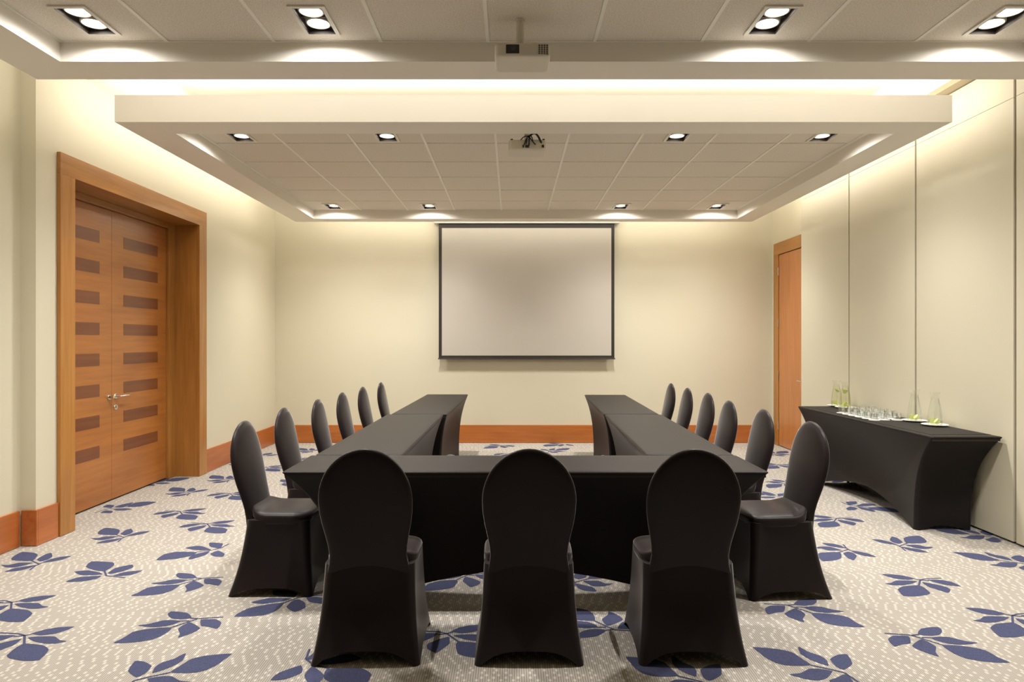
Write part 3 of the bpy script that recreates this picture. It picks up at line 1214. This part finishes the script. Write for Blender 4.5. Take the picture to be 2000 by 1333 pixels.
for i, (px, py) in enumerate(right):
    y = F * (H - 0.967) / (py - 666)
    x = (px - 1000) * y / F
    place_chair(x - (0.255, 0.255, 0.255, 0.245, 0.212, 0.225)[i], y, R(90 + (4, 0, 0, 0, 0, 0)[i]), 'black-covered chair, %s along the right arm of tables' % ordn[i], gr_)

# ------------------------------------------------------------------ refreshments
m = MB()
nx, ny = 6, 24
x0, x1, y0, y1 = 3.095, 3.545, 5.05, 7.24
m.box(x0, x1, y0, y1, 0, 0.0025)
rn = MB().box(-(x1 - x0) / 2, (x1 - x0) / 2, -(y1 - y0) / 2, (y1 - y0) / 2, 0.0, 0.0025)
ro = bev(rn.build('table_runner', M['runner']), 0.001)
ro.location = ((x0 + x1) / 2, (y0 + y1) / 2, HT)
tag(ro, 'flat black woven runner on the refreshment table', 'table runner')
ZR = HT + 0.0025

plate_me = MB().lathe([(0.045, 0.0), (0.055, 0.001), (0.082, 0.008), (0.098, 0.013), (0.100, 0.0145), (0.098, 0.0155), (0.078, 0.010), (0.052, 0.0055), (0.01, 0.005)], 40).mesh('saucer_plate', M['porcelain'], 40)
outer = [(0.030, 0.0), (0.052, 0.002), (0.056, 0.010), (0.056, 0.03), (0.053, 0.08), (0.046, 0.13), (0.037, 0.18), (0.031, 0.21), (0.031, 0.225), (0.036, 0.25), (0.043, 0.268)]
inner = [(0.041, 0.268), (0.034, 0.25), (0.029, 0.225), (0.029, 0.21), (0.035, 0.18), (0.044, 0.13), (0.051, 0.08), (0.0535, 0.03), (0.0525, 0.014), (0.045, 0.009), (0.01, 0.008)]
carafe_me = MB().lathe(outer + [(0.0435, 0.2695), (0.042, 0.2695)], 32, cap1=False).mesh('carafe_glass', M['glass'], 45)
water_me = MB().lathe([(0.01, 0.0085), (0.045, 0.0095), (0.052, 0.0145), (0.053, 0.03), (0.0505, 0.08), (0.0435, 0.13), (0.0345, 0.18), (0.032, 0.195), (0.005, 0.195)], 32).mesh('water', M['water'], 45)


def slice_mesh():
    m = MB()
    m.m = 1
    m.lathe([(0.0215, -0.003), (0.0235, -0.002), (0.0235, 0.002), (0.0215, 0.003)], 18, cap0=False, cap1=False)
    m.m = 0
    m.lathe([(0.0215, -0.003), (0.003, -0.0028)], 18, cap0=False, cap1=True)
    m.lathe([(0.0215, 0.003), (0.003, 0.0028)], 18, cap0=False, cap1=True)
    return m.mesh('lime_slice', [M['lime_flesh'], M['lime_rind']], 40)


slice_me = slice_mesh()
wedge_me = None
car = ((1634, 794, 'farthest of four', True), (1651, 797.5, 'second farthest of four', True), (1786, 823.5, 'third of four, beside the tumblers', False), (1826, 832, 'nearest of four', False))
for px, py, nm, wet in car:
    y = F * (H - ZR) / (py - 666)
    x = (px - 1000) * y / F
    p = part('saucer_plate', plate_me, None, (x, y, ZR))
    tag(p, 'round white plate under the glass carafe, %s' % nm, 'plate', 'white plates under the carafes')
    c = empty('glass_carafe', (x, y, ZR + 0.0055), random.random() * 3, 'clear glass carafe with lime slices, %s on the refreshment table' % nm, 'carafe', 'glass carafes on the refreshment table')
    part('carafe_glass', carafe_me, c)
    if wet:
        part('water', water_me, c)
    spots = [((0.010, 0.012, 0.018), (0.2, 0.1, 0)), ((-0.016, -0.010, 0.028), (0.9, 0.3, 0)), ((0.018, -0.015, 0.036), (1.2, -0.4, 0.6)), ((-0.008, 0.016, 0.040), (0.7, 0.6, 1.3))]
    if wet:
        spots += [((0.0, 0.004, 0.178), (0.5, 0.2, 0)), ((0.004, -0.003, 0.165), (0.9, 0.1, 1))]
    for lc, rt in spots:
        o = part('lime_slice', slice_me, c, lc)
        o.rotation_euler = rt

# tumblers on paper coasters
coaster_me = MB().lathe([(0.046, 0.0), (0.047, 0.0008), (0.046, 0.0016)], 26).mesh('paper_coaster', M['paper'], 40)
tumbler_me = MB().lathe([(0.020, 0.0), (0.026, 0.001), (0.0275, 0.004), (0.0315, 0.056), (0.0322, 0.058), (0.0312, 0.0585), (0.0300, 0.056), (0.0262, 0.012), (0.02, 0.009), (0.004, 0.0085)], 24).mesh('tumbler', M['tumbler'], 45)
rowname = ('nearest', 'second', 'third', 'fourth', 'fifth', 'farthest')
colname = ('front line', 'second line', 'third line', 'line by the partition')
for j in range(6):
    for i in range(4):
        if i == 3 and j < 2:
            continue
        x = 3.175 + 0.100 * i + random.uniform(-.004, .004)
        y = 5.985 + 0.118 * j + random.uniform(-.006, .006) + 0.02 * (i % 2)
        lab = '%s glass from the viewer in the %s' % (rowname[j], colname[i])
        p = part('paper_coaster', coaster_me, None, (x, y, ZR))
        tag(p, 'paper coaster under the %s' % lab, 'coaster', 'paper coasters on the refreshment table')
        g = part('tumbler', tumbler_me, None, (x, y, ZR + 0.0016))
        tag(g, 'small clear tumbler: %s' % lab, 'glass', 'tumblers on the refreshment table')
